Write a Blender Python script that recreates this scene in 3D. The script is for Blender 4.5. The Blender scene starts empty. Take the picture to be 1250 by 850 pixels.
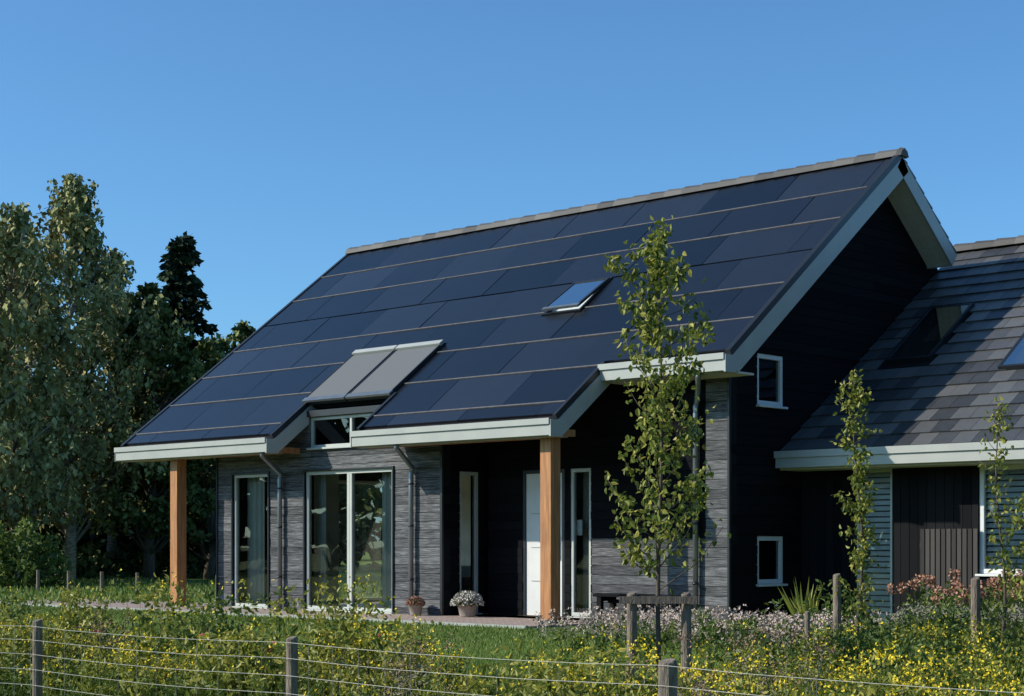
import bpy, math, random
import numpy as np
from mathutils import Vector
random.seed(7); rng=np.random.default_rng(7)
scene=bpy.context.scene
# ------------------------------------------------------------------ materials
def new_mat(name):
    m=bpy.data.materials.new(name); m.use_nodes=True
    nt=m.node_tree; return m,nt,nt.nodes['Principled BSDF']
def M(name,c1,c2=None,scale=4,rough=.6,metal=0,bump=0,bscale=40,stretch=(1,1,1),spec=.5,detail=6):
    m,nt,b=new_mat(name); N=nt.nodes; L=nt.links
    b.inputs['Roughness'].default_value=rough; b.inputs['Metallic'].default_value=metal
    b.inputs['Specular IOR Level'].default_value=spec
    tc=N.new('ShaderNodeTexCoord'); mp=N.new('ShaderNodeMapping'); mp.inputs['Scale'].default_value=stretch
    L.new(tc.outputs['Object'],mp.inputs['Vector'])
    if c2 is None: c2=tuple(x*.82 for x in c1)
    n=N.new('ShaderNodeTexNoise'); n.inputs['Scale'].default_value=scale; n.inputs['Detail'].default_value=detail
    L.new(mp.outputs[0],n.inputs['Vector'])
    r=N.new('ShaderNodeValToRGB'); r.color_ramp.elements[0].position=.3; r.color_ramp.elements[1].position=.7
    r.color_ramp.elements[0].color=(*c1,1); r.color_ramp.elements[1].color=(*c2,1)
    L.new(n.outputs['Fac'],r.inputs['Fac']); L.new(r.outputs['Color'],b.inputs['Base Color'])
    if bump:
        n2=N.new('ShaderNodeTexNoise'); n2.inputs['Scale'].default_value=bscale; n2.inputs['Detail'].default_value=5
        L.new(mp.outputs[0],n2.inputs['Vector'])
        bp=N.new('ShaderNodeBump'); bp.inputs['Strength'].default_value=bump; bp.inputs['Distance'].default_value=.02
        L.new(n2.outputs['Fac'],bp.inputs['Height']); L.new(bp.outputs[0],b.inputs['Normal'])
    return m
def shade_mat(name,cols,rough=.6,transl=0,stretch=None,grain=.5,spec=.3,bump=0,gscale=6,metal=0):
    m,nt,b=new_mat(name); N=nt.nodes; L=nt.links
    b.inputs['Roughness'].default_value=rough; b.inputs['Specular IOR Level'].default_value=spec
    b.inputs['Metallic'].default_value=metal
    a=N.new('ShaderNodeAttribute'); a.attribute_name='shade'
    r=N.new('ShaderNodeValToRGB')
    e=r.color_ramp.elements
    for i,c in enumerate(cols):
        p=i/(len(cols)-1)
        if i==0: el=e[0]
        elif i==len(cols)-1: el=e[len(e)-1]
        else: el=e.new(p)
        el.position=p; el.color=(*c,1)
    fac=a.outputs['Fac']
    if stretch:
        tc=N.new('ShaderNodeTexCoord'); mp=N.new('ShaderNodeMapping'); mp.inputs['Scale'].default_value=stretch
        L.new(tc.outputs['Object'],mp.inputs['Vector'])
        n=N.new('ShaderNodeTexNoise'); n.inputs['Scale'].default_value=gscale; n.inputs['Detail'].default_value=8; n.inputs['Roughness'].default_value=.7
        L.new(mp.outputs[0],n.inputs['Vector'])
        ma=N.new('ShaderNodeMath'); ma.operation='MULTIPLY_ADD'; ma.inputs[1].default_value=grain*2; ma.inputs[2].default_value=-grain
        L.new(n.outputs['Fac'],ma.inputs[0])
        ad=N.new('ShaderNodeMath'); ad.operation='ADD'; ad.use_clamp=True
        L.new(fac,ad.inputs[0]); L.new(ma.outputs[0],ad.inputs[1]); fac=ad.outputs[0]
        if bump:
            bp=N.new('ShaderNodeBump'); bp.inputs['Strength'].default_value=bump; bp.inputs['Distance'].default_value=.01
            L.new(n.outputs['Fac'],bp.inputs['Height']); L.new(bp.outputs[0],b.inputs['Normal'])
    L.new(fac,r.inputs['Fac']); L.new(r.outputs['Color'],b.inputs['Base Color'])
    if transl:
        t=N.new('ShaderNodeBsdfTranslucent'); mx=N.new('ShaderNodeMixShader'); mx.inputs[0].default_value=transl
        L.new(r.outputs['Color'],t.inputs['Color'])
        L.new(b.outputs[0],mx.inputs[1]); L.new(t.outputs[0],mx.inputs[2])
        L.new(mx.outputs[0],N['Material Output'].inputs['Surface'])
    return m
def glass_mat(name,tint=(.85,.9,.88),refl=1.0):
    m,nt,b=new_mat(name); N=nt.nodes; L=nt.links
    N.remove(b)
    t=N.new('ShaderNodeBsdfTransparent'); t.inputs[0].default_value=(*tint,1)
    g=N.new('ShaderNodeBsdfGlossy'); g.inputs['Roughness'].default_value=.01
    f=N.new('ShaderNodeFresnel'); f.inputs['IOR'].default_value=1.75
    mm=N.new('ShaderNodeMath'); mm.operation='MULTIPLY'; mm.inputs[1].default_value=refl; mm.use_clamp=True
    tc=N.new('ShaderNodeTexCoord'); n=N.new('ShaderNodeTexNoise'); n.inputs['Scale'].default_value=.8
    bp=N.new('ShaderNodeBump'); bp.inputs['Strength'].default_value=.05; bp.inputs['Distance'].default_value=.05
    L.new(tc.outputs['Object'],n.inputs['Vector']); L.new(n.outputs['Fac'],bp.inputs['Height']); L.new(bp.outputs[0],g.inputs['Normal'])
    mx=N.new('ShaderNodeMixShader'); L.new(f.outputs[0],mm.inputs[0]); L.new(mm.outputs[0],mx.inputs[0])
    L.new(t.outputs[0],mx.inputs[1]); L.new(g.outputs[0],mx.inputs[2]); L.new(mx.outputs[0],N['Material Output'].inputs['Surface'])
    return m
m_board=shade_mat('weathered_grey_boards',[(.020,.021,.023),(.105,.107,.112),(.28,.28,.285)],rough=.85,stretch=(1.2,1.2,26),grain=1.25,bump=.9,gscale=3.0,spec=.15)
m_black=shade_mat('black_boards',[(.0030,.0033,.0045),(.0075,.008,.010)],rough=.85,stretch=(1,1,20),grain=.4,bump=.2,spec=.12)
m_blackv=shade_mat('black_vertical_boards',[(.0035,.0038,.005),(.011,.011,.0125)],rough=.8,stretch=(20,20,1),grain=.4,bump=.2,spec=.15)
m_slat=shade_mat('weathered_slats',[(.025,.022,.022),(.065,.058,.054)],rough=.7,stretch=(20,20,1),grain=.4)
m_dark=M('dark_membrane',(.010,.011,.013),rough=.8,spec=.15)
m_trim=M('pale_trim_paint',(.39,.395,.36),(.34,.345,.32),scale=2.5,rough=.4)
m_white=M('white_paint',(.72,.72,.70),(.66,.66,.64),rough=.4)
m_soffit=M('soffit_board',(.62,.58,.50),(.52,.48,.42),scale=6,stretch=(1,8,8),rough=.5)
m_post=M('oiled_timber',(.52,.235,.085),(.27,.11,.04),scale=3,stretch=(9,9,.7),rough=.5,bump=.3,bscale=12)
m_zinc=M('zinc_pipe',(.24,.26,.28),(.18,.20,.21),scale=5,rough=.35,metal=.6)
m_frame=M('anthracite_frame',(.015,.017,.02),rough=.4)
m_gframe=M('pale_window_frame',(.50,.52,.47),(.44,.46,.42),rough=.4)
m_panel=shade_mat('solar_panel_glass',[(.004,.005,.007),(.009,.010,.014),(.017,.020,.027)],rough=.25,spec=.42,stretch=(1,1,1),grain=.2,gscale=1.2)
m_strip=M('panel_row_strip',(.17,.15,.14),(.10,.092,.088),scale=3,stretch=(3,1,1),rough=.5)
m_tile=shade_mat('slate_grey_tile',[(.035,.038,.043),(.070,.072,.077),(.11,.11,.11)],rough=.42,stretch=(2,2,2),grain=.35,gscale=5,spec=.5)
m_ridge=shade_mat('ridge_tile',[(.05,.047,.045),(.13,.12,.11)],rough=.6,stretch=(3,3,3),grain=.3)
m_glass=glass_mat('window_glass',(.93,.96,.93),1.2)
m_glassroof=glass_mat('rooflight_glass',(.82,.88,.90),1.6)
m_glassannex=glass_mat('annex_rooflight_glass',(.7,.75,.75),.8)
m_blind=M('awning_fabric',(.125,.128,.132),(.105,.11,.114),scale=120,rough=.8)
m_lam=M('white_blind_slats',(.8,.82,.80),rough=.5)
m_int=M('interior_plaster',(.78,.76,.70),rough=.9)
m_floor=M('interior_floor',(.42,.34,.25),(.33,.26,.19),stretch=(1,8,1),rough=.5)
m_curtain=M('curtain_cloth',(.62,.61,.56),(.54,.53,.48),scale=3,rough=.9)
m_beige=M('beige_cloth',(.22,.18,.15),(.16,.13,.11),scale=3,rough=.9)
m_sofa=M('sofa_fabric',(.25,.24,.23),rough=.9)
m_inner=M('rooflight_reveal',(.05,.055,.055),rough=.8)
m_bark=M('birch_bark',(.42,.39,.33),(.12,.10,.08),scale=6,stretch=(1,1,3),rough=.85,bump=.5)
m_barkd=M('dark_bark',(.13,.10,.075),(.06,.05,.04),scale=6,stretch=(3,3,1),rough=.9,bump=.5)
m_stake=M('weathered_stake',(.26,.205,.155),(.09,.07,.055),scale=8,stretch=(5,5,.8),rough=.85,bump=.6,bscale=20)
m_wire=M('galvanised_wire',(.30,.30,.28),rough=.5,metal=.3)
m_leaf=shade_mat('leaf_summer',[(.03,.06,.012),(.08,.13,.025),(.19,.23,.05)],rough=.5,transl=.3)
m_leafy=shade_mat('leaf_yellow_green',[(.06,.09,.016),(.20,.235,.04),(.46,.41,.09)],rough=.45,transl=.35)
m_leafd=shade_mat('leaf_forest',[(.022,.036,.010),(.09,.115,.032),(.22,.235,.08)],rough=.7,spec=.15)
m_leafbelt=shade_mat('leaf_deep_woodland',[(.012,.02,.008),(.035,.05,.018),(.08,.10,.035)],rough=.8,spec=.1)
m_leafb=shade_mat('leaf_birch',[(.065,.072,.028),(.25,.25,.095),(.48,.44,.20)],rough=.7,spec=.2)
m_con=shade_mat('conifer_needles',[(.014,.025,.015),(.045,.068,.034)],rough=.8,spec=.1)
m_grass=shade_mat('grass_blade',[(.07,.12,.018),(.13,.20,.035),(.24,.25,.09)],rough=.5,transl=.3)
m_dry=shade_mat('dry_seed_head',[(.12,.075,.04),(.30,.20,.12)],rough=.8)
m_lav=shade_mat('grey_green_leaf',[(.09,.10,.06),(.18,.19,.12),(.28,.25,.19)],rough=.7)
m_yel=shade_mat('yellow_petal',[(.55,.38,.01),(.78,.62,.03)],rough=.6)
m_hyd=shade_mat('faded_pink_bloom',[(.30,.13,.08),(.52,.30,.20)],rough=.8)
m_wht=shade_mat('cream_petal',[(.40,.36,.30),(.70,.66,.58)],rough=.8)
m_sed=shade_mat('pale_pink_sedum',[(.30,.21,.17),(.58,.47,.40)],rough=.8)
m_red=shade_mat('red_petal',[(.35,.03,.06),(.5,.08,.12)],rough=.6)
m_terra=M('terracotta_wicker',(.42,.36,.30),(.25,.2,.16),scale=30,stretch=(1,1,4),rough=.8,bump=.5)
# ------------------------------------------------------------------ mesh builder
def root(name,loc=(0,0,0)):
    e=bpy.data.objects.new(name,None); scene.collection.objects.link(e); e.empty_display_size=.5; return e
BOXF=[(0,1,2,3),(7,6,5,4),(0,4,5,1),(1,5,6,2),(2,6,7,3),(3,7,4,0)]
ident=lambda a,b,c:(a,b,c)
class MB:
    def __init__(s): s.V=[];s.F=[];s.S=[];s.I=[];s.mats=[];s.smooth=False;s.n=0
    def mi(s,m):
        if m not in s.mats: s.mats.append(m)
        return s.mats.index(m)
    def poly(s,verts,faces,m,sh=.5):
        o=s.n; s.V.extend(verts); s.n+=len(verts); k=s.mi(m)
        for f in faces: s.F.append(tuple(o+i for i in f)); s.S.append(sh); s.I.append(k)
    def box(s,a0,a1,b0,b1,c0,c1,m,fn=ident,sh=None):
        if sh is None: sh=random.random()
        v=[fn(a0,b0,c0),fn(a1,b0,c0),fn(a1,b1,c0),fn(a0,b1,c0),fn(a0,b0,c1),fn(a1,b0,c1),fn(a1,b1,c1),fn(a0,b1,c1)]
        s.poly(v,BOXF,m,sh)
    def tube(s,pts,rad,m,n=8,sh=.5):
        pts=[Vector(p) for p in pts]; vs=[];fs=[]
        up=Vector((.3,.9,.2))
        for i,p in enumerate(pts):
            d=(pts[min(i+1,len(pts)-1)]-pts[max(i-1,0)]).normalized()
            a=d.cross(up)
            if a.length<.1: a=d.cross(Vector((1,0,0)))
            a.normalize(); b=d.cross(a)
            for k in range(n):
                t=2*math.pi*k/n; q=p+(a*math.cos(t)+b*math.sin(t))*rad[i]; vs.append(tuple(q))
        for i in range(len(pts)-1):
            for k in range(n):
                k2=(k+1)%n; fs.append((i*n+k,i*n+k2,(i+1)*n+k2,(i+1)*n+k))
        fs.append(tuple(range(n))[::-1]); fs.append(tuple((len(pts)-1)*n+k for k in range(n)))
        s.poly(vs,fs,m,sh)
    def leaves(s,c,d,L,W,sh,m,hi=False):
        N=len(c)
        if N==0: return
        d=d/np.linalg.norm(d,axis=1,keepdims=True)
        r=rng.normal(size=(N,3)); sd=np.cross(d,r); sd/=np.maximum(np.linalg.norm(sd,axis=1,keepdims=True),1e-6)
        L=np.broadcast_to(L,(N,))[:,None]; W=np.broadcast_to(W,(N,))[:,None]
        o=s.n; k=s.mi(m); sh=np.clip(np.broadcast_to(sh,(N,)),0,1)
        if hi:
            nn=np.cross(sd,d)
            tip=c+d*L-nn*L*.14
            v=np.stack([c,c+d*L*.28+sd*W*.5+nn*W*.16,c+d*L*.68+sd*W*.42+nn*W*.10,tip,c+d*L*.68-sd*W*.42+nn*W*.10,c+d*L*.28-sd*W*.5+nn*W*.16],1).reshape(-1,3)
            s.V.extend(map(tuple,v)); s.n+=6*N
            b=(np.arange(N)*6+o)[:,None]
            f=np.concatenate([b+np.array([[0,1,2,3]]),b+np.array([[0,3,4,5]])],0)
            s.F.extend(map(tuple,f)); s.S.extend(sh.tolist()); s.S.extend(np.clip(sh+.06,0,1).tolist()); s.I.extend([k]*(2*N)); return
        a=c; b=c+d*L*.45+sd*W*.5; e=c+d*L; f=c+d*L*.45-sd*W*.5
        v=np.stack([a,b,e,f],1).reshape(-1,3)
        s.V.extend(map(tuple,v)); s.n+=4*N
        idx=(np.arange(N)*4+o)[:,None]+np.arange(4)[None]
        s.F.extend(map(tuple,idx)); s.S.extend(sh.tolist()); s.I.extend([k]*N)
    def build(s,name,parent=None,smooth=False,bevel=0):
        me=bpy.data.meshes.new(name); me.from_pydata(s.V,[],s.F)
        for m in s.mats: me.materials.append(m)
        me.polygons.foreach_set('material_index',s.I)
        at=me.attributes.new('shade','FLOAT','FACE'); at.data.foreach_set('value',s.S)
        if smooth: me.polygons.foreach_set('use_smooth',[True]*len(s.F))
        me.update()
        o=bpy.data.objects.new(name,me); scene.collection.objects.link(o)
        if parent: o.parent=parent
        if bevel:
            b=o.modifiers.new('bevel','BEVEL'); b.width=bevel; b.segments=2; b.limit_method='ANGLE'
        return o
def subtract(a,b,holes):
    segs=[(a,b)]
    for h0,h1 in holes:
        out=[]
        for p,q in segs:
            if h1<=p or h0>=q: out.append((p,q)); continue
            if h0>p: out.append((p,h0))
            if h1<q: out.append((h1,q))
        segs=out
    return [g for g in segs if g[1]-g[0]>.004]
def rows(z0,z1,pitch,holes):
    z=z0
    while z<z1-1e-4:
        zt=min(z+pitch,z1); cuts=sorted({z,zt,*[h for H in holes for h in H[2:] if z<h<zt]})
        for p,q in zip(cuts[:-1],cuts[1:]):
            mid=(p+q)/2
            yield p,q,(q==zt),[(H[0],H[1]) for H in holes if H[2]<mid<H[3]]
        z=zt
def wall(mb,fn,u0,u1,z0,z1,holes,mat,pitch=.145,thick=.2,top=None,core=None,gap=.008,split=True,sr=(0,1)):
    core=core or m_dark
    for p,q,last,hs in rows(z0,z1,pitch,holes):
        lo0,hi0=(u0,u1) if not top else top(p)
        lo1,hi1=(u0,u1) if not top else top(q)
        lo=max(u0,min(lo0,lo1)); hi=min(u1,max(hi0,hi1))
        for a,b in subtract(lo,hi,hs):
            def clampseg(z,a,b):
                if not top: return a,b
                l,h=top(z); l=max(l,u0);h=min(h,u1)
                aa=l if abs(a-lo)<1e-6 else a; bb=h if abs(b-hi)<1e-6 else b
                return aa,max(bb,aa)
            a0,b0=clampseg(p,a,b); a1,b1=clampseg(q,a,b)
            v=[fn(a0,-thick,p),fn(b0,-thick,p),fn(b0,-.02,p),fn(a0,-.02,p),fn(a1,-thick,q),fn(b1,-thick,q),fn(b1,-.02,q),fn(a1,-.02,q)]
            mb.poly(v,BOXF,core,0)
            g=gap if last else 0
            js=[0,1]
            if split and b-a>1.6 and random.random()<.6: js=[0,random.uniform(.25,.75),1]
            for j0,j1 in zip(js[:-1],js[1:]):
                e=.003 if j1<1 else 0
                n1=random.uniform(-.005,.005)
                A0=a0+(b0-a0)*j0; B0=a0+(b0-a0)*j1-e; A1=a1+(b1-a1)*j0; B1=a1+(b1-a1)*j1-e
                v=[fn(A0,-.018,p),fn(B0,-.018,p),fn(B0,n1,p),fn(A0,n1,p),fn(A1,-.018,q-g),fn(B1,-.018,q-g),fn(B1,n1,q-g),fn(A1,n1,q-g)]
                mb.poly(v,BOXF,mat,random.uniform(*sr))
def front(Y): return lambda u,n,z:(u,Y-n,z)
def right(X): return lambda u,n,z:(X+n,u,z)
def window(parent,name,fn,u0,u1,z0,z1,mull=(),fr=.06,mat=m_gframe,dep=.08,glass=m_glass,sill=True,outer=None):
    mb=MB()
    o=-.02
    mb.box(u0,u1,o-dep,o,z0,z0+fr,mat,fn); mb.box(u0,u1,o-dep,o,z1-fr,z1,mat,fn)
    mb.box(u0,u0+fr,o-dep,o-.001,z0+fr,z1-fr,mat,fn); mb.box(u1-fr,u1,o-dep,o-.001,z0+fr,z1-fr,mat,fn)
    for m_ in mull: mb.box(m_-fr*.5,m_+fr*.5,o-dep,o-.001,z0+fr,z1-fr,mat,fn)
    if outer is not None:
        w=.035
        mb.box(u0-w,u0,-.1,.03,z0,z1+w,outer,fn); mb.box(u1,u1+w,-.1,.03,z0,z1+w,outer,fn); mb.box(u0,u1,-.1,.03,z1,z1+w,outer,fn)
    if sill: mb.box(u0-.03,u1+.03,-.08,.06,z0-.035,z0-.002,mat,fn)
    mb.build(name+'_frame',parent,bevel=.004)
    g=MB(); g.poly([fn(u0+fr,o-dep*.5,z0+fr),fn(u1-fr,o-dep*.5,z0+fr),fn(u1-fr,o-dep*.5,z1-fr),fn(u0+fr,o-dep*.5,z1-fr)],[(0,1,2,3)],glass)
    g.build(name+'_glass',parent)
# ------------------------------------------------------------------ HOUSE
house=root('black_timber_house')
RY,RZ,TN=4.15,7.58,.766
th=math.atan(TN); C,S=math.cos(th),math.sin(th)
mf=lambda X,s,h:(X,RY-s*C-h*S,RZ-s*S+h*C)
mbk=lambda X,s,h:(X,RY+s*C+h*S,RZ-s*S+h*C)
AY,AZ=6.78,6.38
ta=math.atan(.69); CA,SA=math.cos(ta),math.sin(ta)
af=lambda X,s,h:(X,AY-s*CA-h*SA,AZ-s*SA+h*CA)
ab=lambda X,s,h:(X,AY+s*CA+h*SA,AZ-s*SA+h*CA)
XL,XR=-13.1,.465
sU,sL,sN=5.983,7.419,6.34
NX0,NX1,SX=-8.5,-6.25,-1.86
B=MB()
wall(B,front(-.94),-11.14,-5.1,0,3.50,[(-10.67,-9.62,.05,2.5),(-8.58,-6.28,.05,2.5),(-8.45,-6.30,2.92,3.46)],m_board,sr=(.3,.62))
wall(B,front(0),-2.66,0,0,1.305,[],m_board,sr=(.3,.62))
wall(B,front(0),-.42,0,1.305,4.1,[],m_board,sr=(.3,.62))
B.build('grey_board_cladding',house)
B=MB()
wall(B,front(0),-4.94,-2.66,0,4.1,[(-4.16,-3.24,.02,2.42),(-3.12,-2.68,.05,2.42)],m_black)
wall(B,front(0),-2.66,-.42,1.305,4.1,[],m_black)  # upper wall boards use the black tone, grey below and towards the corner
def topl(z): return ((z+.26-RZ)/TN+RY, 99)
wall(B,right(-5.1),-.92,.2,0,4.1,[(-.52,-.06,.05,2.42)],m_black,top=topl)
def topg(z):
    l=(z+.24-RZ)/TN+RY; return (l,2*RY-l)
wall(B,right(0),.02,8.3,0,7.34,[(.736,1.44,.60,1.33),(.736,1.44,3.32,4.10)],m_black,top=topg,pitch=.15)
B.build('black_board_cladding',house)
B=MB()
B.box(-11.14,-.2,8.1,8.3,0,4.1,m_dark)
left=lambda u,n,z:(-11.14-n,u,z)
wall(B,left,-.9,8.3,0,7.3,[(.3,3.3,.05,2.5)],m_black,top=lambda z:((z+.26-RZ)/TN+RY,2*RY-((z+.26-RZ)/TN+RY)))  # opening added on the unseen side to let sun into the interior
B.build('rear_walls',house)
B=MB(); B.box(-.005,.03,-.03,.02,0,4.1,m_frame); B.box(-5.12,-5.07,-.965,-.925,0,3.4,m_frame)
B.box(-11.17,-11.13,-.965,-.925,0,3.3,m_frame); B.build('corner_boards',house)
B=MB(); B.box(-11.1,-5.12,-.9,-.7,-.3,.05,m_dark); B.box(-5,0,-.0,.2,-.3,.02,m_dark); B.box(-.2,-.01,.1,8.2,-.3,.02,m_dark); B.build('plinth',house)
R=MB()
def slab(mb,fn,x0,x1,s0,s1,h0=-.2,h1=0,m=m_dark): mb.box(x0,x1,s0,s1,h0,h1,m,fn)
slab(R,mf,XL,XR,0,sU); slab(R,mf,XL,NX0,sU,sL); slab(R,mf,NX0,NX1,sU,sN,h0=-.12); slab(R,mf,NX1,SX,sU,sL)
sEnd=(5.95-RY)/C
slab(R,mbk,XL,XR,0,sEnd); slab(R,mbk,XL,0,sEnd,6.0)
R.build('main_roof_deck',house)
holes=[(-8.62,-6.28,4.74,sN+1),(-4.47,-3.58,3.06,4.2),(NX0-.02,NX1+.02,sN-.02,99),(SX-.05,99,sU-.06,99)]
P=MB(); ST=MB(); pitch=.985; s=.13; i=0
while s<sL-.15:
    se=min(s+pitch,sL-.06)
    off=[0,.83,.35,1.2,.6,1.05,.2,.9][i%8]
    xs=[XL+.07]; x=XL+.07+ (1.66-off if off else 1.66)
    while x<XR-.09: xs.append(x); x+=1.66
    xs.append(XR-.07)
    cuts=sorted({s,se,*[h for H in holes for h in H[2:] if s<h<se]})
    shs=[random.random() for _ in xs]
    tl=[(random.uniform(-.004,.004),random.uniform(-.004,.004)) for _ in xs]
    for p,q in zip(cuts[:-1],cuts[1:]):
        if q-p<.05: continue
        hs=[(H[0],H[1]) for H in holes if H[2]<(p+q)/2<H[3]]
        for k,(a,b) in enumerate(zip(xs[:-1],xs[1:])):
            f2=lambda X,ss,h,a=a,t=tl[k]: mf(X,ss,h+(X-a)*t[0]+(ss-s)*t[1] if h>.03 else h)
            for c,d in subtract(a+.008,b-.008,hs):
                P.box(c,d,p+(.02 if p==s else 0),q-(.02 if q==se else 0),.008,.045,m_panel,f2,shs[k])
        if q==se:
            for c,d in subtract(XL+.05,XR-.06,hs): ST.box(c,d,q-.013,q+.013,.01,.056,m_strip,mf)
    s=se; i+=1
P.build('solar_panels',house); ST.build('panel_row_strips',house)
V=MB()
V.box(XR-.06,XR+.03,0,sU+.02,-.02,.075,m_frame,mf); V.box(XL-.03,XL+.05,0,sL,-.02,.06,m_frame,mf)
V.box(SX-.05,SX+.012,sU,sL,-.02,.07,m_frame,mf); V.box(NX0-.05,NX0+.012,sN,sL,-.02,.07,m_frame,mf); V.box(NX1-.012,NX1+.05,sN,sL,-.02,.07,m_frame,mf)
V.build('verge_flashings',house)
T=MB()
T.box(XR,XR+.03,.0,sU+.05,-.30,-.022,m_trim,mf)
T.box(XR,XR+.03,.0,sEnd,-.27,-.022,m_trim,mbk)
T.box(SX,SX+.03,sU,sL+.1,-.26,-.022,m_trim,mf); T.box(NX0,NX0+.03,sN-.05,sL+.1,-.26,-.022,m_trim,mf)
T.box(XL-.03,XL,0,sL,-.26,-.022,m_trim,mf); T.box(NX1-.03,NX1,sN,sL,-.26,-.022,m_trim,mf)
for k in range(4):
    a=.012+k*.112; T.box(a,a+.106,.25,sEnd,-.24,-.202,m_soffit,mbk); T.box(a,a+.106,.25,sU,-.24,-.202,m_soffit,mf)
T.box(.012,XR+.03,sEnd,sEnd+.03,-.27,0,m_trim,mbk)
zl=RZ-sL*S; yl=RY-sL*C; yu=RY-sU*C; zu=RZ-sU*S
def eave(x0,x1,y,z):
    T.box(x0,x1,y-.16,y-.04,z-.25,z-.03,m_trim); T.box(x0-.01,x1+.01,y-.19,y-.165,z-.09,z+.0,m_trim)
    T.box(x0,x1,y-.04,y+.10,z-.27,z-.13,m_trim); T.box(x0-.004,x1+.004,y-.163,y+.0,z-.028,z-.012,m_zinc)
    T.box(x0-.012,x0,y-.17,y+.1,z-.27,z-.02,m_trim); T.box(x1,x1+.034,y-.17,y+.1,z-.27,z-.02,m_trim)
eave(XL,NX0,yl,zl); eave(NX1,SX,yl,zl); eave(SX,XR,yu,zu)
T.box(SX,XR,yu+.1,-.02,zu-.27,zu-.24,m_soffit)
T.box(NX0+.03,NX1-.03,-1.0,-.945,3.47,3.58,m_frame)
T.build('eaves_and_barge_boards',house)
T=MB()
for (x,y) in ((-11.62,-1.5),(-2.2,-1.5)):
    T.box(x-.11,x+.11,y-.11,y+.11,.03,2.86,m_post)
    T.box(x-.13,x+.13,y-.13,y+.13,-.02,.05,m_zinc)
T.build('timber_posts',house,bevel=.01)
T=MB()
T.box(-12.95,-8.6,-1.56,-1.44,2.80,2.93,m_post); T.box(-6.2,-1.9,-1.56,-1.44,2.80,2.93,m_post)
for x in (-12.9,-11.4,-10.2,-8.75,-5.9,-4.1,-2.0): T.box(x-.04,x+.04,-1.44,-.95 if x<-5.1 else -1.2,2.83,2.93,m_post)
T.build('porch_roof_beams',house)
def ridge(mb,x0,x1,y,z,m=m_ridge):
    prof=[(-.15,-.10),(-.10,.0),(0,.055),(.10,.0),(.15,-.10)]
    x=x0
    while x<x1-.05:
        xe=min(x+.40,x1)
        vs=[]
        for xx,k,dz in ((x,1.06,.012),(xe+.03,.86,0)):
            for a,b in prof: vs.append((xx,y+a*k,z+.03+dz+b*k))
        fs=[(i,i+1,i+6,i+5) for i in range(4)]+[(0,1,2,3,4),(9,8,7,6,5),(0,5,9,4)]
        mb.poly(vs,fs,m,random.random()); x+=.40
T=MB(); ridge(T,XL-.05,XR+.04,RY,RZ+.04); ridge(T,.02,9.4,AY,AZ+.05); T.build('ridge_tiles',house)
def tiles(mb,fn,x0,x1,s0,s1,holes,w=.32,p=.345):
    s=s1; r=0
    while s>s0+.05:
        a=max(s-p,s0); x=x0-(w*.5 if r%2 else 0)
        while x<x1-.01:
            c,d=max(x,x0)+.003,min(x+w,x1)-.003
            if d-c>.03 and not any(H[0]<(c+d)/2<H[1] and H[2]<(a+s)/2<H[3] for H in holes):
                j=random.uniform(-.003,.003)
                v=[fn(c,a,.0),fn(d,a,.0),fn(d,s,.012),fn(c,s,.012),fn(c,a,.018),fn(d,a,.018),fn(d,s+.01,.046+j),fn(c,s+.01,.046+j)]
                mb.poly(v,BOXF,m_tile,random.random())
            x+=w
        s-=p; r+=1
T=MB()
sAe=(AY-1.33)/CA
tiles(T,af,.03,9.4,.1,sAe+.02,[(.58,1.42,(AY-4.92)/CA,(AY-3.42)/CA),(2.75,3.6,(AY-4.4)/CA,(AY-3.0)/CA)])
tiles(T,mbk,XL,XR+.02,.1,sEnd,[]); tiles(T,mbk,XL,-.02,sEnd,6.0,[]); tiles(T,ab,.03,9.4,.1,sAe,[])
T.build('roof_tiles',house)
T=MB()
slab(T,af,.02,9.4,0,sAe,-.2,0); slab(T,ab,.02,9.4,0,sAe,-.2,0); T.build('annex_roof_deck',house)
T=MB()
T.box(.03,9.4,1.17,1.29,2.37,2.59,m_trim); T.box(.02,9.41,1.14,1.165,2.52,2.625,m_trim); T.box(.03,9.4,1.29,1.9,2.34,2.38,m_soffit)
T.box(.028,9.4,1.166,1.36,2.592,2.604,m_zinc)
T.box(9.4,9.43,0,sAe,-.26,-.02,m_trim,af); T.box(9.4,9.43,0,sAe,-.26,-.02,m_trim,ab)
T.build('annex_eaves',house)
T=MB()
hol=[(1.0,1.62,.05,2.34),(3.03,4.6,.78,2.34)]
fa=front(1.9)
edges=sorted({.02,8.9,*[h for H in hol for h in H[:2]]})
for a,b in zip(edges[:-1],edges[1:]):
    H=[h for h in hol if h[0]<(a+b)/2<h[1]]
    zs=subtract(0,2.4,[(H[0][2],H[0][3])]) if H else [(0,2.4)]
    for z0,z1 in zs:
        T.box(a,b,-.2,-.02,z0,z1,m_dark,fa); x=a
        while x<b-.01:
            e=min(x+.145,b); T.box(x,e-.008,-.018,random.uniform(-.003,.004),z0,z1,m_blackv,fa); x+=.145
T.box(8.7,8.9,2.1,11.6,0,2.6,m_dark); T.box(.02,8.9,11.5,11.66,0,2.6,m_dark)
T.poly([(8.88,2,2.6),(8.88,11.6,2.6),(8.88,AY,6.1)],[(0,1,2)],m_dark)
T.build('annex_vertical_cladding',house)
T=MB(); x=2.12
while x<3.0: T.box(x,x+.065,.03,.055,.05,1.43,m_slat,fa); x+=.085
T.box(2.1,3.02,.006,.029,.2,.28,m_slat,fa); T.box(2.1,3.02,.006,.029,1.15,1.23,m_slat,fa); T.build('slatted_screen',house)
window(house,'annex_narrow_window',fa,1.0,1.62,.05,2.34,fr=.05,mat=m_gframe)
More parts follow.
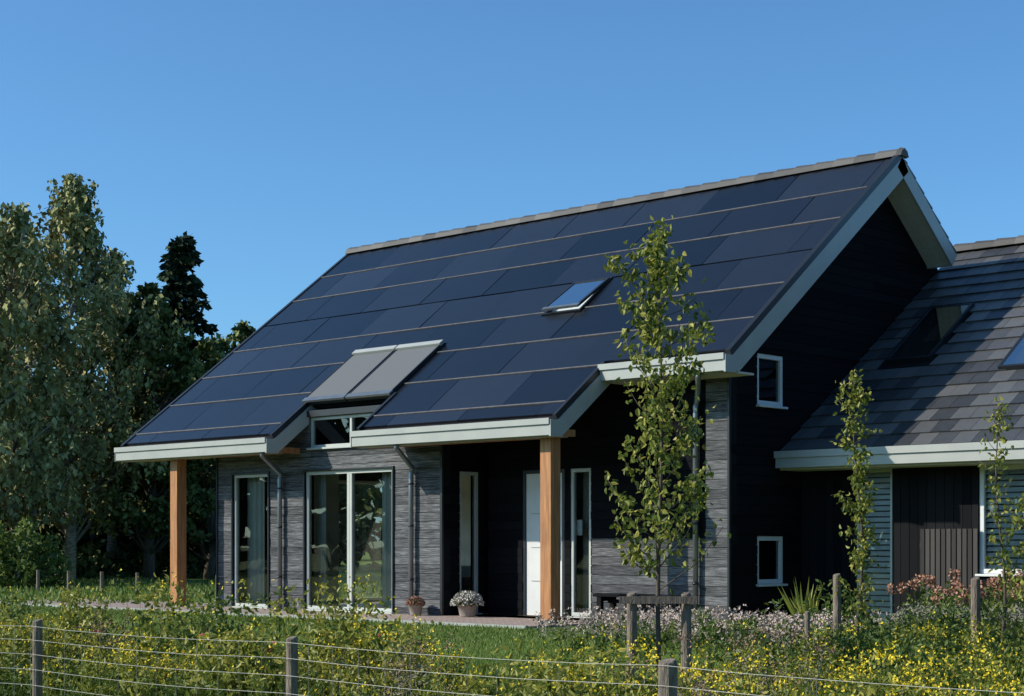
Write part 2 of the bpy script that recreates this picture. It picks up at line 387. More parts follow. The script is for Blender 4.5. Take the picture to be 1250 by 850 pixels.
window(house,'annex_wide_window',fa,3.03,4.6,.78,2.34,mull=(3.8,),fr=.07,mat=m_white)
T=MB()
for (a,b,z0,z1) in ((1.06,1.56,.1,2.3),(3.1,4.55,.85,2.28)):
    z=z0
    while z<z1:
        v=[(a,1.99,z),(b,1.99,z),(b,2.03,z+.06),(a,2.03,z+.06)]
        T.poly(v+[(p[0],p[1],p[2]+.004) for p in v],BOXF,m_lam,.5); z+=.085
    T.box(a,b,2.2,2.22,z0,z1,m_sofa)
T.build('venetian_blinds',house)
fb=front(-.94)
window(house,'tall_window',fb,-10.67,-9.62,.05,2.5,fr=.055,outer=m_frame)
window(house,'terrace_doors',fb,-8.58,-6.28,.05,2.5,mull=(-7.45,-7.385),fr=.06,outer=m_frame)
window(house,'clerestory_window',fb,-8.45,-6.30,2.92,3.46,mull=(-7.38,),fr=.05)
window(house,'added_daylight_opening',left,.3,3.3,.05,2.5,mull=(1.8,),fr=.06,outer=m_frame)  # glazing of the added out-of-view opening that brightens the rooms
window(house,'gable_lower_window',right(0),.736,1.44,.60,1.33,fr=.07,mat=m_white)
window(house,'gable_upper_window',right(0),.736,1.44,3.32,4.10,fr=.07,mat=m_white)
window(house,'porch_side_window',right(-5.1),-.52,-.06,.05,2.42,fr=.06)
window(house,'door_sidelight',front(0),-3.12,-2.68,.05,2.42,fr=.06)
T=MB(); fd=front(0)
T.box(-4.16,-4.10,-.12,-.01,.02,2.42,m_frame,fd); T.box(-3.30,-3.24,-.12,-.01,.02,2.42,m_frame,fd); T.box(-4.10,-3.30,-.12,-.01,2.36,2.42,m_frame,fd)
T.box(-4.10,-3.30,-.09,-.03,.04,2.36,m_white,fd)
for z in (.6,1.15,1.7): T.box(-3.98,-3.42,-.03,-.022,z,z+.012,m_trim,fd)
T.tube([(-3.40,.0,1.0),(-3.40,-.04,1.0),(-3.40,-.04,1.35),(-3.40,0,1.35)],[.012]*4,m_zinc)
T.box(-3.08,-2.95,-.13,-.105,1.35,1.6,m_white,fd)
T.build('front_door',house)
def roofwin(name,fn,x0,x1,s0,s1,h=.09,tilt=0,glass=m_glassroof,inner=m_int):
    T=MB(); w=.05
    T.box(x0,x1,s0,s0+w,-.02,h,m_frame,fn); T.box(x0,x1,s1-w,s1,-.02,h,m_frame,fn)
    T.box(x0,x0+w,s0+w,s1-w,-.02,h,m_frame,fn); T.box(x1-w,x1,s0+w,s1-w,-.02,h,m_frame,fn)
    T.poly([fn(x0+w,s0+w,.005),fn(x1-w,s0+w,.005),fn(x1-w,s1-w,.005),fn(x0+w,s1-w,.005)],[(0,1,2,3)],inner)
    if tilt:
        L=s1-s0-2*w
        f2=lambda X,s,hh:fn(X,s0+w+s,h*.7+hh+s*math.tan(tilt))
        T.box(x0+.02,x1-.02,0,.05,.0,.04,m_frame,f2);T.box(x0+.02,x1-.02,L-.05,L+.03,.0,.04,m_zinc,f2)
        T.box(x0+.02,x0+.07,.05,L-.05,0,.04,m_frame,f2);T.box(x1-.07,x1-.02,.05,L-.05,0,.04,m_frame,f2)
    else: f2=lambda X,s,hh:fn(X,s0+w+s,h*.6+hh)
    T.build(name+'_frame',house)
    g=MB(); L=s1-s0-2*w
    g.poly([f2(x0+w,0,.03),f2(x1-w,0,.03),f2(x1-w,L,.03),f2(x0+w,L,.03)],[(0,1,2,3)],glass); g.build(name+'_glass',house)
roofwin('rooflight',mf,-4.45,-3.6,3.10,4.17,tilt=math.radians(4),h=.07)
roofwin('annex_rooflight',af,.6,1.4,(AY-4.9)/CA,(AY-3.45)/CA,inner=m_inner,glass=m_glassannex)
roofwin('annex_rooflight_second',af,2.77,3.57,(AY-4.38)/CA,(AY-3.02)/CA,inner=m_inner,glass=m_glassannex)
T=MB()
for k in range(5): T.box(.95+k*.06,.95+k*.06+.045,(AY-4.6)/CA,(AY-4.0)/CA,.008,.02+.012*(k%2),m_beige,af)
T.build('rooflight_curtain',house)
T=MB()
for a,b in ((-8.6,-7.47),(-7.43,-6.3)):
    T.box(a,b,4.78,sN+.06,.0,.08,m_frame,mf); T.box(a+.02,b-.02,4.92,sN-.03,.082,.10,m_blind,mf)
    T.box(a,b,4.78,4.90,.08,.14,m_trim,mf); T.box(a,b,sN-.03,sN+.08,.07,.11,m_zinc,mf)
    T.box(a,a+.025,4.90,sN-.03,.08,.11,m_frame,mf); T.box(b-.025,b,4.90,sN-.03,.08,.11,m_frame,mf)
T.build('awning_blinds',house)
T=MB()
def pipe(x,yw,yg,zt,out=.08):
    T.tube([(x+.5,yg,zt),(x+.5,yg,zt-.06),(x+.03,yw-out,zt-.34),(x,yw-out,zt-.42),(x,yw-out,.0)],[.042]*5,m_zinc,12)
    for z in (.6,1.5,2.2): T.tube([(x,yw-out,z),(x,yw-out,z+.03)],[.05,.05],m_frame,12)
pipe(-9.2,-.94,yl-.08,zl-.25); pipe(-5.75,-.94,yl-.08,zl-.25); pipe(-.55,0,yu-.08,zu-.25)
T.build('downpipes',house,smooth=True)
T=MB()
T.box(-11,-.2,-.7,8.1,-.02,.03,m_floor); T.box(-10.9,-5.35,3.6,3.7,.03,2.7,m_int)
T.box(-5.33,-5.31,-.0,3.6,.03,2.7,m_int); T.box(-9.2,-9.1,-.7,.3,.03,2.7,m_int)
T.box(-10.9,-5.35,-.3,3.6,2.72,2.75,m_int); T.box(-4.9,-.2,.9,1.0,.03,2.7,m_int)
T.box(-4.9,-.2,.22,.9,2.72,2.75,m_int)
T.box(-8.7,-8.0,3.56,3.6,1.3,1.9,m_frame)
T.build('interior_room',house)
def curtain(mb,x0,x1,y,z0,z1):
    n=int((x1-x0)/.03)
    for i in range(n):
        a=x0+i*.03; ya=y+.03*math.sin(i*1.3); yb=y+.03*math.sin((i+1)*1.3)
        mb.poly([(a,ya,z0),(a+.03,yb,z0),(a+.03,yb,z1),(a,ya,z1)],[(0,1,2,3)],m_curtain)
T=MB(); curtain(T,-10.65,-10.1,-.62,.06,2.6); curtain(T,-6.9,-6.3,-.62,.06,2.6); curtain(T,-8.6,-8.4,-.62,.06,2.6); curtain(T,-3.1,-2.95,.3,.06,2.6)
T.build('curtains',house)
T=MB()
T.box(-9.0,-7.2,1.6,2.4,.1,.42,m_sofa); T.box(-9.0,-7.2,2.2,2.45,.42,.8,m_sofa); T.box(-9.0,-8.8,1.6,2.3,.42,.6,m_sofa); T.box(-7.4,-7.2,1.6,2.3,.42,.6,m_sofa)
for x in (-8.95,-7.3): T.box(x,x+.06,1.65,1.7,.03,.1,m_frame)
T.box(-8.3,-7.9,2.0,2.18,.42,.75,m_curtain)
T.build('sofa',house,bevel=.03)
# ------------------------------------------------------------------ GROUND
def gz(x,y):
    t=np.clip((-4.2-y)/6.0,0,1); t=t*t*(3-2*t); return -.5*t
def axis(lo,hi,flo,fhi,step):
    a=list(np.arange(flo,fhi+1e-6,step)); d=step; x=flo
    while x>lo: d*=1.35; x-=d; a.insert(0,x)
    d=step; x=fhi
    while x<hi: d*=1.35; x+=d; a.append(x)
    return np.array(a)
xs=axis(-700,700,-20,16,.5); ys=axis(-700,700,-22,8,.5)
X,Y=np.meshgrid(xs,ys); Z=gz(X,Y)
V=np.stack([X,Y,Z],-1).reshape(-1,3); nx=len(xs); ny=len(ys)
F=[(j*nx+i,j*nx+i+1,(j+1)*nx+i+1,(j+1)*nx+i) for j in range(ny-1) for i in range(nx-1)]
m_ground,nt,b=new_mat('lawn_ground'); N=nt.nodes;L=nt.links
tc=N.new('ShaderNodeTexCoord')
n1=N.new('ShaderNodeTexNoise'); n1.inputs['Scale'].default_value=.5; n1.inputs['Detail'].default_value=4; L.new(tc.outputs['Object'],n1.inputs['Vector'])
n2=N.new('ShaderNodeTexNoise'); n2.inputs['Scale'].default_value=28; n2.inputs['Detail'].default_value=8; L.new(tc.outputs['Object'],n2.inputs['Vector'])
ad=N.new('ShaderNodeMath'); ad.operation='ADD'; L.new(n1.outputs['Fac'],ad.inputs[0]); L.new(n2.outputs['Fac'],ad.inputs[1])
ml=N.new('ShaderNodeMath'); ml.operation='MULTIPLY'; ml.inputs[1].default_value=.5; L.new(ad.outputs[0],ml.inputs[0])
r=N.new('ShaderNodeValToRGB'); e=r.color_ramp.elements; e[0].position=.36; e[0].color=(.06,.11,.018,1); e[1].position=.66; e[1].color=(.20,.26,.055,1)
L.new(ml.outputs[0],r.inputs['Fac']); L.new(r.outputs[0],b.inputs['Base Color']); b.inputs['Roughness'].default_value=.9; b.inputs['Specular IOR Level'].default_value=.1
bp=N.new('ShaderNodeBump'); bp.inputs['Distance'].default_value=.04; L.new(n2.outputs['Fac'],bp.inputs['Height']); L.new(bp.outputs[0],b.inputs['Normal'])
me=bpy.data.meshes.new('ground'); me.from_pydata(V.tolist(),[],F); me.materials.append(m_ground)
ob=bpy.data.objects.new('ground',me); scene.collection.objects.link(ob)
m_pave,nt,b=new_mat('clay_pavers'); N=nt.nodes;L=nt.links
tc=N.new('ShaderNodeTexCoord'); br=N.new('ShaderNodeTexBrick'); br.inputs['Scale'].default_value=4.0
br.inputs['Color1'].default_value=(.32,.22,.19,1); br.inputs['Color2'].default_value=(.40,.31,.26,1); br.inputs['Mortar'].default_value=(.12,.10,.09,1); br.inputs['Mortar Size'].default_value=.015
L.new(tc.outputs['Object'],br.inputs['Vector']); L.new(br.outputs['Color'],b.inputs['Base Color']); b.inputs['Roughness'].default_value=.85
T=MB(); T.box(-17,-1.6,-2.7,-.02,-.12,.03,m_pave); T.box(-17.05,-1.55,-2.76,-2.7,-.12,.045,m_trim); T.build('patio_paving')
# ------------------------------------------------------------------ vegetation helpers
def rdir(n,up=0.0):
    d=rng.normal(size=(n,3)); d[:,2]+=up; return d/np.linalg.norm(d,axis=1,keepdims=True)
def tree(name,x,y,h,rad,base,nclump,nleaf,ls,leafm,barkm,tr=.2,droop=0,crown='oval',seed=1):
    R=np.random.default_rng(seed); rt=root(name); z0=float(gz(np.array(x),np.array(y)))-.05
    W=MB(); pts=[];k=7
    wob=R.normal(size=(k+1,2))*h*.012; wob[0]=0
    for i in range(k+1): pts.append((x+wob[i,0]*i**.5,y+wob[i,1]*i**.5,z0+h*.96*i/k))
    W.tube(pts,[tr*(1-i/(k+.3))+.01 for i in range(k+1)],barkm,9)
    Lf=MB(); ph=R.random(4)*6.28
    for j in range(nclump):
        t=base+(1-base)*((j+R.random())/nclump)
        tt=(t-base)/(1-base)
        a=R.random()*6.283
        if crown=='cone': pr=(1-tt)*(.85+.3*R.random())+.04
        else:
            pr=math.sin(math.pi*min(1,(tt*.86+.15)))**.75
            pr*=1+.26*math.sin(3*a+ph[0]+tt*5)+.2*math.sin(tt*17+ph[1]+a)
        rr=rad*pr*(R.random()**.42)
        c=Vector((x+math.cos(a)*rr,y+math.sin(a)*rr,z0+h*t*(1-(.02 if droop else 0))))
        if rr>rad*.12:
            zs=z0+h*max(.08,(t-.10-.08*rr/rad if crown!='cone' else t+.01))
            p0=Vector((x,y,min(zs,z0+h*.95)))
            mid=(p0+c)/2+Vector((0,0,-.08*rr if crown!='cone' else .02*rr))
            W.tube([p0,mid,c],[tr*.28*(1-t*.6),tr*.16*(1-t*.6),tr*.04],barkm,5)
        cr=rad*(.12+.14*R.random())*(.5+.5*pr)
        n=int(nleaf/nclump*(.3+1.4*R.random())); cs=R.normal()*.13
        if droop:
            m=max(3,n//26); st=R.normal(size=(m,3))*cr*np.array([.75,.75,.4]); ln=cr*droop*(.5+R.random(m))
            w=R.integers(0,m,n); u=R.random(n)
            q=st[w]+R.normal(size=(n,3))*.07; q[:,2]-=u*ln[w]
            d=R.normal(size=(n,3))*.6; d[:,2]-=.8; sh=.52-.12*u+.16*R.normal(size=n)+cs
        else:
            q=R.normal(size=(n,3)); q/=np.linalg.norm(q,axis=1,keepdims=True); q*=(R.random((n,1))**.5)*cr*np.array([[1.25,1.25,.75]])
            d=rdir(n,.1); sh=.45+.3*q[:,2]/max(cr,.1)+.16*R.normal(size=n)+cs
        if crown=='cone':
            q[:,2]=q[:,2]*.35-.3*np.hypot(q[:,0],q[:,1])
            d=np.column_stack([np.full(n,math.cos(a)),np.full(n,math.sin(a)),np.full(n,-.35)])+R.normal(size=(n,3))*.45
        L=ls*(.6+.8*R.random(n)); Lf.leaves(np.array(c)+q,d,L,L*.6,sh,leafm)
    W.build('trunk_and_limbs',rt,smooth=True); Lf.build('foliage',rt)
    return rt
specs=[('birch_tree',-33.47,9.88,13.7,2.7,.20,170,18000,.20,m_leafb,m_bark,.2,2.6,'oval'),
('birch_tree',-32.1,7.0,12.0,2.2,.22,130,13000,.20,m_leafb,m_bark,.2,2.6,'oval'),
('birch_tree',-36.8,13.6,12.0,1.9,.25,100,10000,.22,m_leafb,m_bark,.18,2.4,'oval'),
('spruce_tree',-35.3,15.6,12.3,2.5,.10,170,13000,.28,m_con,m_barkd,.22,0,'cone'),
('oak_tree',-32.5,12.3,9.8,2.1,.18,130,14000,.22,m_leafd,m_barkd,.2,0,'oval'),
('oak_tree',-32.9,15.0,8.2,2.1,.15,100,12000,.22,m_leafd,m_barkd,.18,0,'oval'),
('oak_tree',-45.3,26.2,11.0,3.2,.2,90,9000,.28,m_leafd,m_barkd,.25,0,'oval'),
('birch_tree',-40.5,12.0,12.0,2.6,.2,110,10000,.27,m_leafb,m_bark,.2,2.2,'oval'),
('birch_tree',-31.0,4.2,11.3,2.6,.2,110,12000,.22,m_leafb,m_bark,.2,2.2,'oval')]
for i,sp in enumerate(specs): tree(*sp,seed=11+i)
def belt(name,pts,width,h0,h1,n,ls,leafm):
    pts=np.array(pts,float); seg=rng.integers(0,len(pts)-1,n); t=rng.random(n)
    base=pts[seg]*(1-t)[:,None]+pts[seg+1]*t[:,None]
    u=seg+t
    hh=h0+(h1-h0)*(.5+.28*np.sin(u*9.1)+.22*np.sin(u*23.7+1))
    dx=rng.normal(size=(n,2))*width*.5
    z=hh*rng.random(n)**.8
    c=np.column_stack([base+dx,z]); T=MB(); L=ls*(.6+.8*rng.random(n))
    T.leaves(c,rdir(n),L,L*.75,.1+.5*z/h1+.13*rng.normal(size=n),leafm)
    for k in range(int(n/700)):
        j=rng.integers(0,n); p=base[j]+dx[j]; T.tube([(p[0],p[1],0),(p[0],p[1],hh[j]*.8)],[.16,.06],m_barkd,5)
    T.build(name)
belt('distant_woodland',[(-42,-8),(-44,6),(-46,16),(-50,28),(-60,40)],5,4.5,8.0,30000,.65,m_leafbelt)
belt('distant_tree_line',[(-60,-75),(-75,-40),(-90,0),(-95,50),(-60,100),(0,120),(80,110),(120,50)],9,7,11,12000,1.9,m_leafd)
belt('distant_tree_line',[(-60,-75),(-30,-80),(10,-75),(60,-70),(100,-20),(120,50)],9,7,11,8000,1.9,m_leafd)
def shrub(name,blobs,n,ls,leafm,dark=0):
    T=MB()
    for (x,y,rx,ry,hz) in blobs:
        z0=float(gz(np.array(x),np.array(y)))
        q=rdir(n); q[:,2]=np.abs(q[:,2]); q*=(.6+.4*rng.random((n,1))**.5)*(1+.16*np.sin(q[:,:1]*7+q[:,1:2]*9+x)+.12*np.sin(q[:,2:]*13+x))
        c=np.column_stack([x+q[:,0]*rx,y+q[:,1]*ry,z0+q[:,2]*hz])
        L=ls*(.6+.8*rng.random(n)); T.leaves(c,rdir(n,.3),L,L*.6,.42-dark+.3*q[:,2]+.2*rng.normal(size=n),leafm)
        for k in range(6):
            a=rng.random()*6.28; T.tube([(x,y,z0-.02),(x+math.cos(a)*rx*.6,y+math.sin(a)*ry*.6,z0+hz*.7)],[.03,.01],m_barkd,5)
    T.build(name)
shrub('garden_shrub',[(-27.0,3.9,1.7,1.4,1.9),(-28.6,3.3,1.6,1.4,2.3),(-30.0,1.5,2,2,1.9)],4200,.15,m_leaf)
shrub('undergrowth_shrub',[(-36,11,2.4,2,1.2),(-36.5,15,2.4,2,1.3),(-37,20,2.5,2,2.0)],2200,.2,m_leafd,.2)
def sapling(name,x,y,h,rad,z_lo,nb,nl,ls,leafm,lean=(0,0),seed=3,tr=.028):
    R=np.random.default_rng(seed); rt=root(name); z0=float(gz(np.array(x),np.array(y)))-.03
    W=MB();Lf=MB();k=9
    f=lambda t:Vector((x+lean[0]*t+.04*math.sin(t*7+seed),y+lean[1]*t+.03*math.sin(t*5),z0+h*t))
    W.tube([f(i/k) for i in range(k+1)],[tr*(1-.85*i/k) for i in range(k+1)],m_barkd,8)
    for j in range(nb):
        t=z_lo+(1-z_lo)*((j+R.random())/nb)*.96; tt=(t-z_lo)/(1-z_lo)
        a=j*2.4+R.random(); ln=rad*(1.0-.42*tt)*(.45+.7*R.random())
        p=f(t); up=.45+.8*R.random()
        q=p+Vector((math.cos(a)*ln,math.sin(a)*ln,ln*up)); m=(p+q)/2+Vector((math.cos(a)*ln*.12,math.sin(a)*ln*.12,-.04*ln))
        W.tube([p,m,q],[tr*.3*(1-.5*t),tr*.2*(1-.5*t),.003],m_barkd,5)
        n=int(nl/nb*(.3+1.4*R.random()))
        u=R.random(n)**.8*.9+.15
        c=np.array([(p*(1-v)+q*v) if v<1 else q for v in u]).reshape(-1,3); c+=R.normal(size=(n,3))*(.035+.03*ln)
        Lf.leaves(c,rdir(n,-.9),ls*(.7+.6*R.random(n)),ls*.62*(.7+.6*R.random(n)),.48+.28*R.normal(size=n),leafm,hi=True)
    n=nl//12; c=np.array([f(.9+.12*v) for v in R.random(n)])+R.normal(size=(n,3))*.035
    Lf.leaves(c,rdir(n,0),ls,ls*.6,.6+.25*R.normal(size=n),leafm,hi=True)
    W.build('trunk_and_branches',rt,smooth=True); Lf.build('leaves',rt)
sapling('young_birch_tree',4.77,-7.73,4.38,.66,.25,52,2600,.068,m_leafy,seed=3)
sapling('young_hornbeam_tree',5.08,-4.7,3.0,.22,.12,34,1300,.055,m_leafy,seed=5,tr=.02)
sapling('young_hornbeam_tree',6.66,-4.58,2.62,.22,.12,30,420,.055,m_leafy,seed=6,tr=.02)
sapling('young_hornbeam_tree',7.3,-5.3,1.75,.25,.12,22,600,.055,m_leafy,seed=8,tr=.018)
st=root('tree_support_frame'); T=MB()
def stake(T,x,y,zt,r=.05,zb=-.8):
    T.tube([(x,y,zb),(x+.004,y,(zb+zt)/2),(x,y+.004,zt-.015),(x,y,zt)],[r*1.02,r,r*.97,r*.8],m_stake,12)
stake(T,4.57,-7.90,.74); stake(T,4.95,-7.55,.74)
d=Vector((.38,.35,0)).normalized(); nrm=Vector((d.y,-d.x,0))
p=Vector((4.57,-7.90,.64))-d*.12+nrm*.055; q=Vector((4.95,-7.55,.64))+d*.10+nrm*.055
up=Vector((0,0,.07))
T.poly([tuple(v) for v in (p,q,q+nrm*.025,p+nrm*.025,p+up,q+up,q+nrm*.025+up,p+nrm*.025+up)],BOXF,m_stake)
T.build('posts_and_rail',st)
T=MB(); T.tube([(4.62,-7.88,.68),(4.77,-7.80,.70),(4.80,-7.70,.70),(4.92,-7.58,.68)],[.018]*4,m_frame,6); T.build('tie_strap',st)
def single(name,x,y,zt,r):
    T=MB(); stake(T,x,y,zt,r,zb=float(gz(np.array(x),np.array(y)))-.2); T.build(name)
single('wooden_stake',4.85,-4.75,.88,.045); single('wooden_stake',6.45,-4.7,.86,.05); single('wooden_stake',4.9,-5.4,.5,.03)
fe=root('wire_fence'); T=MB(); W=MB()
pxs=[-11.7,-7.8,-3.9,0,3.9,7.8,11.7,15.6]
for x in pxs: stake(T,x,-11.5,.46+.03*math.sin(x*3),.05 if x!=7.8 else .066)
T.build('fence_posts',fe,smooth=False)
for i,z in enumerate((.40,.27,.13,-.02,-.17,-.33)):
    pts=[]
    for a,b in zip(pxs[:-1],pxs[1:]):
        for k in range(6):
            t=k/6; pts.append((a+(b-a)*t,-11.57+random.uniform(-.003,.003),z-.03*math.sin(math.pi*t)+random.uniform(-.003,.003)))
    W.tube(pts,[.0019]*len(pts),m_wire,4)
x=-11.7
while x<15.6: W.tube([(x,-11.573,-.33),(x+random.uniform(-.01,.01),-11.573,.38)],[.0013]*2,m_wire,4); x+=.3
W.build('fence_wires',fe)
T=MB()
for x in np.arange(-24,-13,1.9): T.tube([(x,1.5+(x+14)*-.15,-.1),(x,1.5+(x+14)*-.15,.55)],[.05,.045],m_stake,8)
T.build('paddock_fence')
# ------------------------------------------------------------------ planting
def grass_patch(T,x0,x1,y0,y1,n,h,w,m=m_grass,bend=.35):
    x=x0+(x1-x0)*rng.random(n); y=y0+(y1-y0)*rng.random(n)
    c=np.column_stack([x,y,gz(x,y)-.005]); d=np.column_stack([rng.normal(size=n)*bend,rng.normal(size=n)*bend,np.ones(n)])
    T.leaves(c,d,h*(.5+rng.random(n)),w,.45+.25*rng.normal(size=n),m)
T=MB()
grass_patch(T,-14,7,-7.5,-2.8,42000,.05,.012)
grass_patch(T,-40,-14,-8,12,16000,.12,.05)
T.build('lawn_grass')
def perennials(T,x,y,h,nleaf,ls,leafm,flower=None,nf=0,fs=.03,spread=.12,pf=.6):
    for xi,yi in zip(x,y):
        z0=float(gz(np.array(xi),np.array(yi))); hh=h*(.5+.7*rng.random()); cs=rng.normal()*.15
        lx,ly=rng.normal(size=2)*.14*hh
        top=np.array([xi+lx,yi+ly,z0+hh]); bot=np.array([xi,yi,z0])
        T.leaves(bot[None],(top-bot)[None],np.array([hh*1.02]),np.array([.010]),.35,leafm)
        n=max(3,int(nleaf*(.6+.8*rng.random()))); u=.15+.85*rng.random(n)**.7
        c=bot+(top-bot)*u[:,None]+rng.normal(size=(n,3))*np.array([spread*.35,spread*.35,.02])
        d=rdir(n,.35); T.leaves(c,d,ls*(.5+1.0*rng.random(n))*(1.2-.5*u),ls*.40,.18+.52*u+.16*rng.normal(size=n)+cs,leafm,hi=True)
        if flower is not None and rng.random()<pf:
            k=int(nf*(.4+1.2*rng.random()))
            if k>0:
                c=top+rng.normal(size=(k,3))*np.array([.06,.06,.05])
                for rep in range(3): T.leaves(c,rdir(k,.4),fs,fs*.7,.3+.7*rng.random(k),flower)
def scatter(x0,x1,y0,y1,n,dens=None):
    x=x0+(x1-x0)*rng.random(n); y=y0+(y1-y0)*rng.random(n)
    if dens is not None: k=rng.random(n)<dens(x,y); x=x[k];y=y[k]
    return x,y
nz=lambda x,y:(.5+.5*np.sin(x*1.3+y*.7)*np.sin(y*1.9-x*.5+1))**2
T=MB()
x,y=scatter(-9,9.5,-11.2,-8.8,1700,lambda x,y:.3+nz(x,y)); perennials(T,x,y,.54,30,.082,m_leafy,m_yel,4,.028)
x,y=scatter(-9,9.5,-11.3,-8.0,700); perennials(T,x,y,.42,28,.078,m_leaf,None)
for (bx,by,bh) in ((-4.5,-9.5,1.0),(-2.2,-10.3,.85),(.4,-9.7,1.05),(1.9,-10.6,.8),(-6.5,-9.4,1.0),(3.3,-9.9,.9),(-.9,-9.1,1.1),(5.9,-10.3,.75),(-8,-9.2,1.0),(1.6,-9.2,1.15),(-3.2,-9.0,.95),(-5.6,-10.4,.9)):
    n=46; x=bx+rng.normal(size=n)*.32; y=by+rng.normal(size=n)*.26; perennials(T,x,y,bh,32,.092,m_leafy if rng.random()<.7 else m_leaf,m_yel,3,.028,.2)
for (bx,by) in ((-3.2,-9.8),(2.6,-9.3),(5.2,-9.2),(6.8,-9.8),(.9,-10.5),(8.2,-8.6)):
    n=34; x=bx+rng.normal(size=n)*.4; y=by+rng.normal(size=n)*.3; perennials(T,x,y,.68,22,.07,m_leafy,m_yel,14,.026,.15,.9)
for (bx,by) in ((4.3,-10.6),(7.6,-10.9),(-1.8,-9.5),(6.4,-8.4)):
    n=26; x=bx+rng.normal(size=n)*.35; y=by+rng.normal(size=n)*.2; perennials(T,x,y,.72,14,.05,m_lav,m_dry,16,.022,.12,1)
T.build('wildflower_border')
T=MB(); grass_patch(T,-9,10,-11.3,-7.6,9000,.40,.010,m_grass,.3); T.build('meadow_grass')
T=MB()
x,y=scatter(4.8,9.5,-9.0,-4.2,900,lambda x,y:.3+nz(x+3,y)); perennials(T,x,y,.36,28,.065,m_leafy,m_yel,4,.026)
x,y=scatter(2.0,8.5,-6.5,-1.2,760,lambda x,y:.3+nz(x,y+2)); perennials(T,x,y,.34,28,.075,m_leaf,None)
for (bx,by) in ((6.2,-6.2),(7.4,-7.5),(5.6,-3.6),(3.2,-2.2)):
    n=22; x=bx+rng.normal(size=n)*.25; y=by+rng.normal(size=n)*.25; perennials(T,x,y,.6,26,.085,m_leaf,None,0,.03,.2)
T.build('garden_border_planting')
T=MB()
x,y=scatter(.3,4.2,-4.8,-2.2,380); perennials(T,x,y,.27,16,.045,m_lav,m_sed,12,.034,pf=.85)
T.build('pale_sedum_bed')
T=MB()
x,y=scatter(4.4,7.4,-3.2,-1.4,420); perennials(T,x,y,.42,34,.055,m_lav,None)
T.build('lavender_bed')
T=MB()
for k in range(26):
    x0=2.6+rng.random()*3.6; y0=-.6+rng.random()*1.6; hh=.5+.2*rng.random()
    perennials(T,np.array([x0]*5)+rng.normal(size=5)*.1,np.array([y0]*5)+rng.normal(size=5)*.1,hh,20,.09,m_leaf,None)
    for q in range(3):
        c0=np.array([x0,y0,hh])+rng.normal(size=3)*np.array([.16,.16,.05]); n=60
        c=c0+rdir(n)*.075*rng.random((n,1))**.3; T.leaves(c,rdir(n,.3),.04,.035,rng.random(n),m_hyd)
T.build('hydrangea_bed')
T=MB()
for (x0,y0,hh) in ((1.9,-.9,.75),(2.15,-1.1,.6)):
    n=26; a=rng.random(n)*6.28; t=.15+.5*rng.random(n)
    d=np.column_stack([np.cos(a)*t,np.sin(a)*t,np.ones(n)]); T.leaves(np.tile([[x0,y0,0.]],(n,1)),d,hh*(.6+.5*rng.random(n)),.05,.5+.2*rng.normal(size=n),m_leafy)
T.build('yucca_plant')
T=MB()
x,y=scatter(-1,2.6,-10.6,-8.8,9)
for xi,yi in zip(x,y):
    c=np.array([[xi,yi,.22+rng.random()*.12]])+rng.normal(size=(7,3))*.015; T.leaves(c,rdir(7,.3),.032,.024,rng.random(7),m_red)
    T.tube([(xi,yi,-.5),(xi,yi,.30)],[.004,.003],m_leafy,4)
T.build('red_flowers')
def pot(name,x,y,r,h,fr,fm):
    rt=root(name); T=MB(); n=20; prof=[(.72*r,.03),(.78*r,.03+h*.1),(r,.03+h*.92),(r*1.08,.03+h*.93),(r*1.08,.03+h),(r*.9,.03+h),(r*.85,.03+h*.85),(0.01,.03+h*.85)]
    vs=[(x+math.cos(6.2832*k/n)*a,y+math.sin(6.2832*k/n)*a,z) for a,z in prof for k in range(n)]
    fs=[(i*n+k,i*n+(k+1)%n,(i+1)*n+(k+1)%n,(i+1)*n+k) for i in range(len(prof)-1) for k in range(n)]
    fs.append(tuple(range(n))[::-1]); T.poly(vs,fs,m_terra); T.build('pot',rt,smooth=True)
    L=MB(); n=900; q=rdir(n); q[:,2]=np.abs(q[:,2])*.75; c=np.array([x,y,.03+h])+q*fr*(.6+.4*rng.random((n,1)))
    L.leaves(c,rdir(n,.3),.05,.03,rng.random(n)*.6,m_leaf)
    n=1100; q=rdir(n); q[:,2]=np.abs(q[:,2])*.8; c=np.array([x,y,.03+h])+q*fr
    L.leaves(c,rdir(n,.3),.04,.03,rng.random(n),fm)
    for k in range(8):
        a=k*.785; L.tube([(x,y,.03+h*.84),(x+math.cos(a)*fr*.5,y+math.sin(a)*fr*.5,.03+h+fr*.3)],[.006,.004],m_leaf,4)
    L.build('flowers',rt)
pot('chrysanthemum_pot',-4.45,-1.0,.16,.20,.25,m_wht)
pot('terrace_flower_pot',-5.45,-1.2,.12,.18,.14,m_hyd)
be=root('garden_bench'); T=MB()
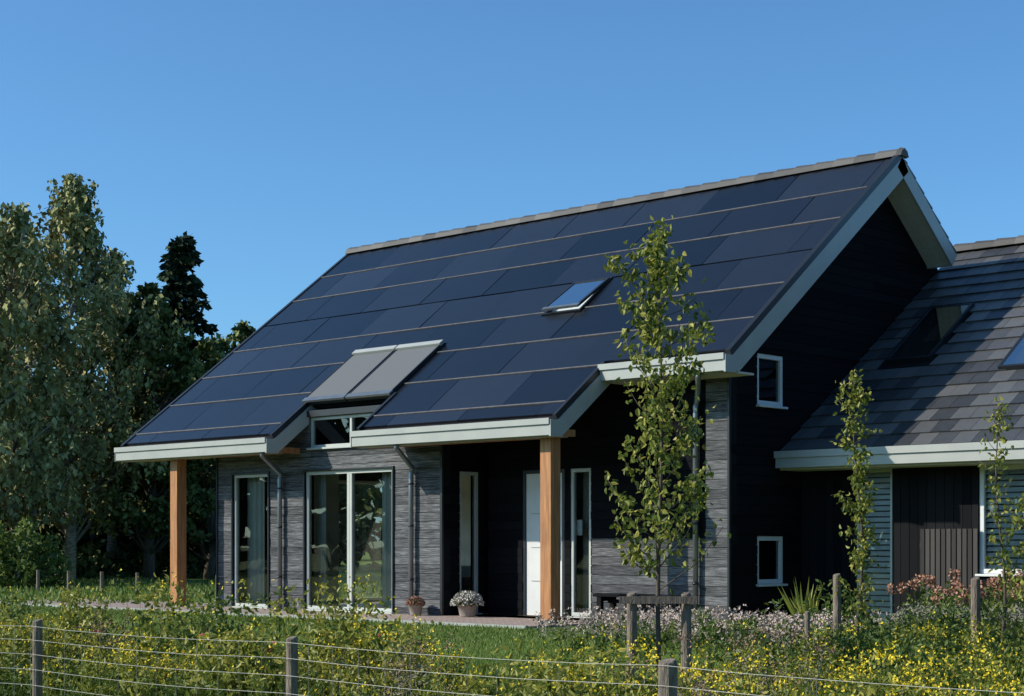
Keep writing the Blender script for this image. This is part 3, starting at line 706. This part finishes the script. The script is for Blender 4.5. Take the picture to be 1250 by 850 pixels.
for k in range(3): T.box(-2.15,-.62,-.58+k*.14,-.46+k*.14,.40,.445,m_blackv)
T.build('seat',be,bevel=.006)
T=MB()
for x in (-2.08,-.78):
    T.box(x,x+.09,-.57,-.50,-.0,.40,m_blackv); T.box(x,x+.09,-.26,-.19,-.0,.40,m_blackv); T.box(x+.002,x+.088,-.50,-.26,.33,.398,m_blackv)
T.box(-2.0,-.75,-.40,-.36,.30,.36,m_blackv)
T.build('legs',be,bevel=.006)
# ------------------------------------------------------------------ light, sky, camera
el=math.radians(32); az=math.radians(40)
sd=Vector((-math.sin(az)*math.cos(el),-math.cos(az)*math.cos(el),math.sin(el)))
w=bpy.data.worlds.new('World'); scene.world=w; w.use_nodes=True; nt=w.node_tree
sk=nt.nodes.new('ShaderNodeTexSky'); sk.sky_type='NISHITA'; sk.sun_disc=False; sk.sun_elevation=el; sk.sun_rotation=math.atan2(sd.x,sd.y)%(2*math.pi)
sk.air_density=.8; sk.dust_density=1.3; sk.ozone_density=1.0
mx=nt.nodes.new('ShaderNodeMix'); mx.data_type='RGBA'; mx.blend_type='MULTIPLY'; mx.inputs[0].default_value=1
mx.inputs[7].default_value=(.66,1.16,1.5,1)
nt.links.new(sk.outputs[0],mx.inputs[6]); nt.links.new(mx.outputs[2],nt.nodes['Background'].inputs['Color'])
nt.nodes['Background'].inputs['Strength'].default_value=.122
ld=bpy.data.lights.new('sun','SUN'); ld.energy=5.0; ld.angle=math.radians(.5); ld.color=(1,.93,.81)
lo=bpy.data.objects.new('sun',ld); scene.collection.objects.link(lo); lo.rotation_euler=sd.to_track_quat('Z','Y').to_euler(); lo.location=(0,0,30)
cd=bpy.data.cameras.new('camera'); cd.sensor_width=36; cd.lens=59.16; cd.shift_y=.192; cd.clip_end=2000
co=bpy.data.objects.new('camera',cd); scene.collection.objects.link(co); co.location=(14.69,-20.36,1.2); co.rotation_euler=(math.pi/2,0,math.radians(43.15)); scene.camera=co
scene.view_settings.view_transform='Standard'; scene.view_settings.look='None'; scene.view_settings.exposure=0
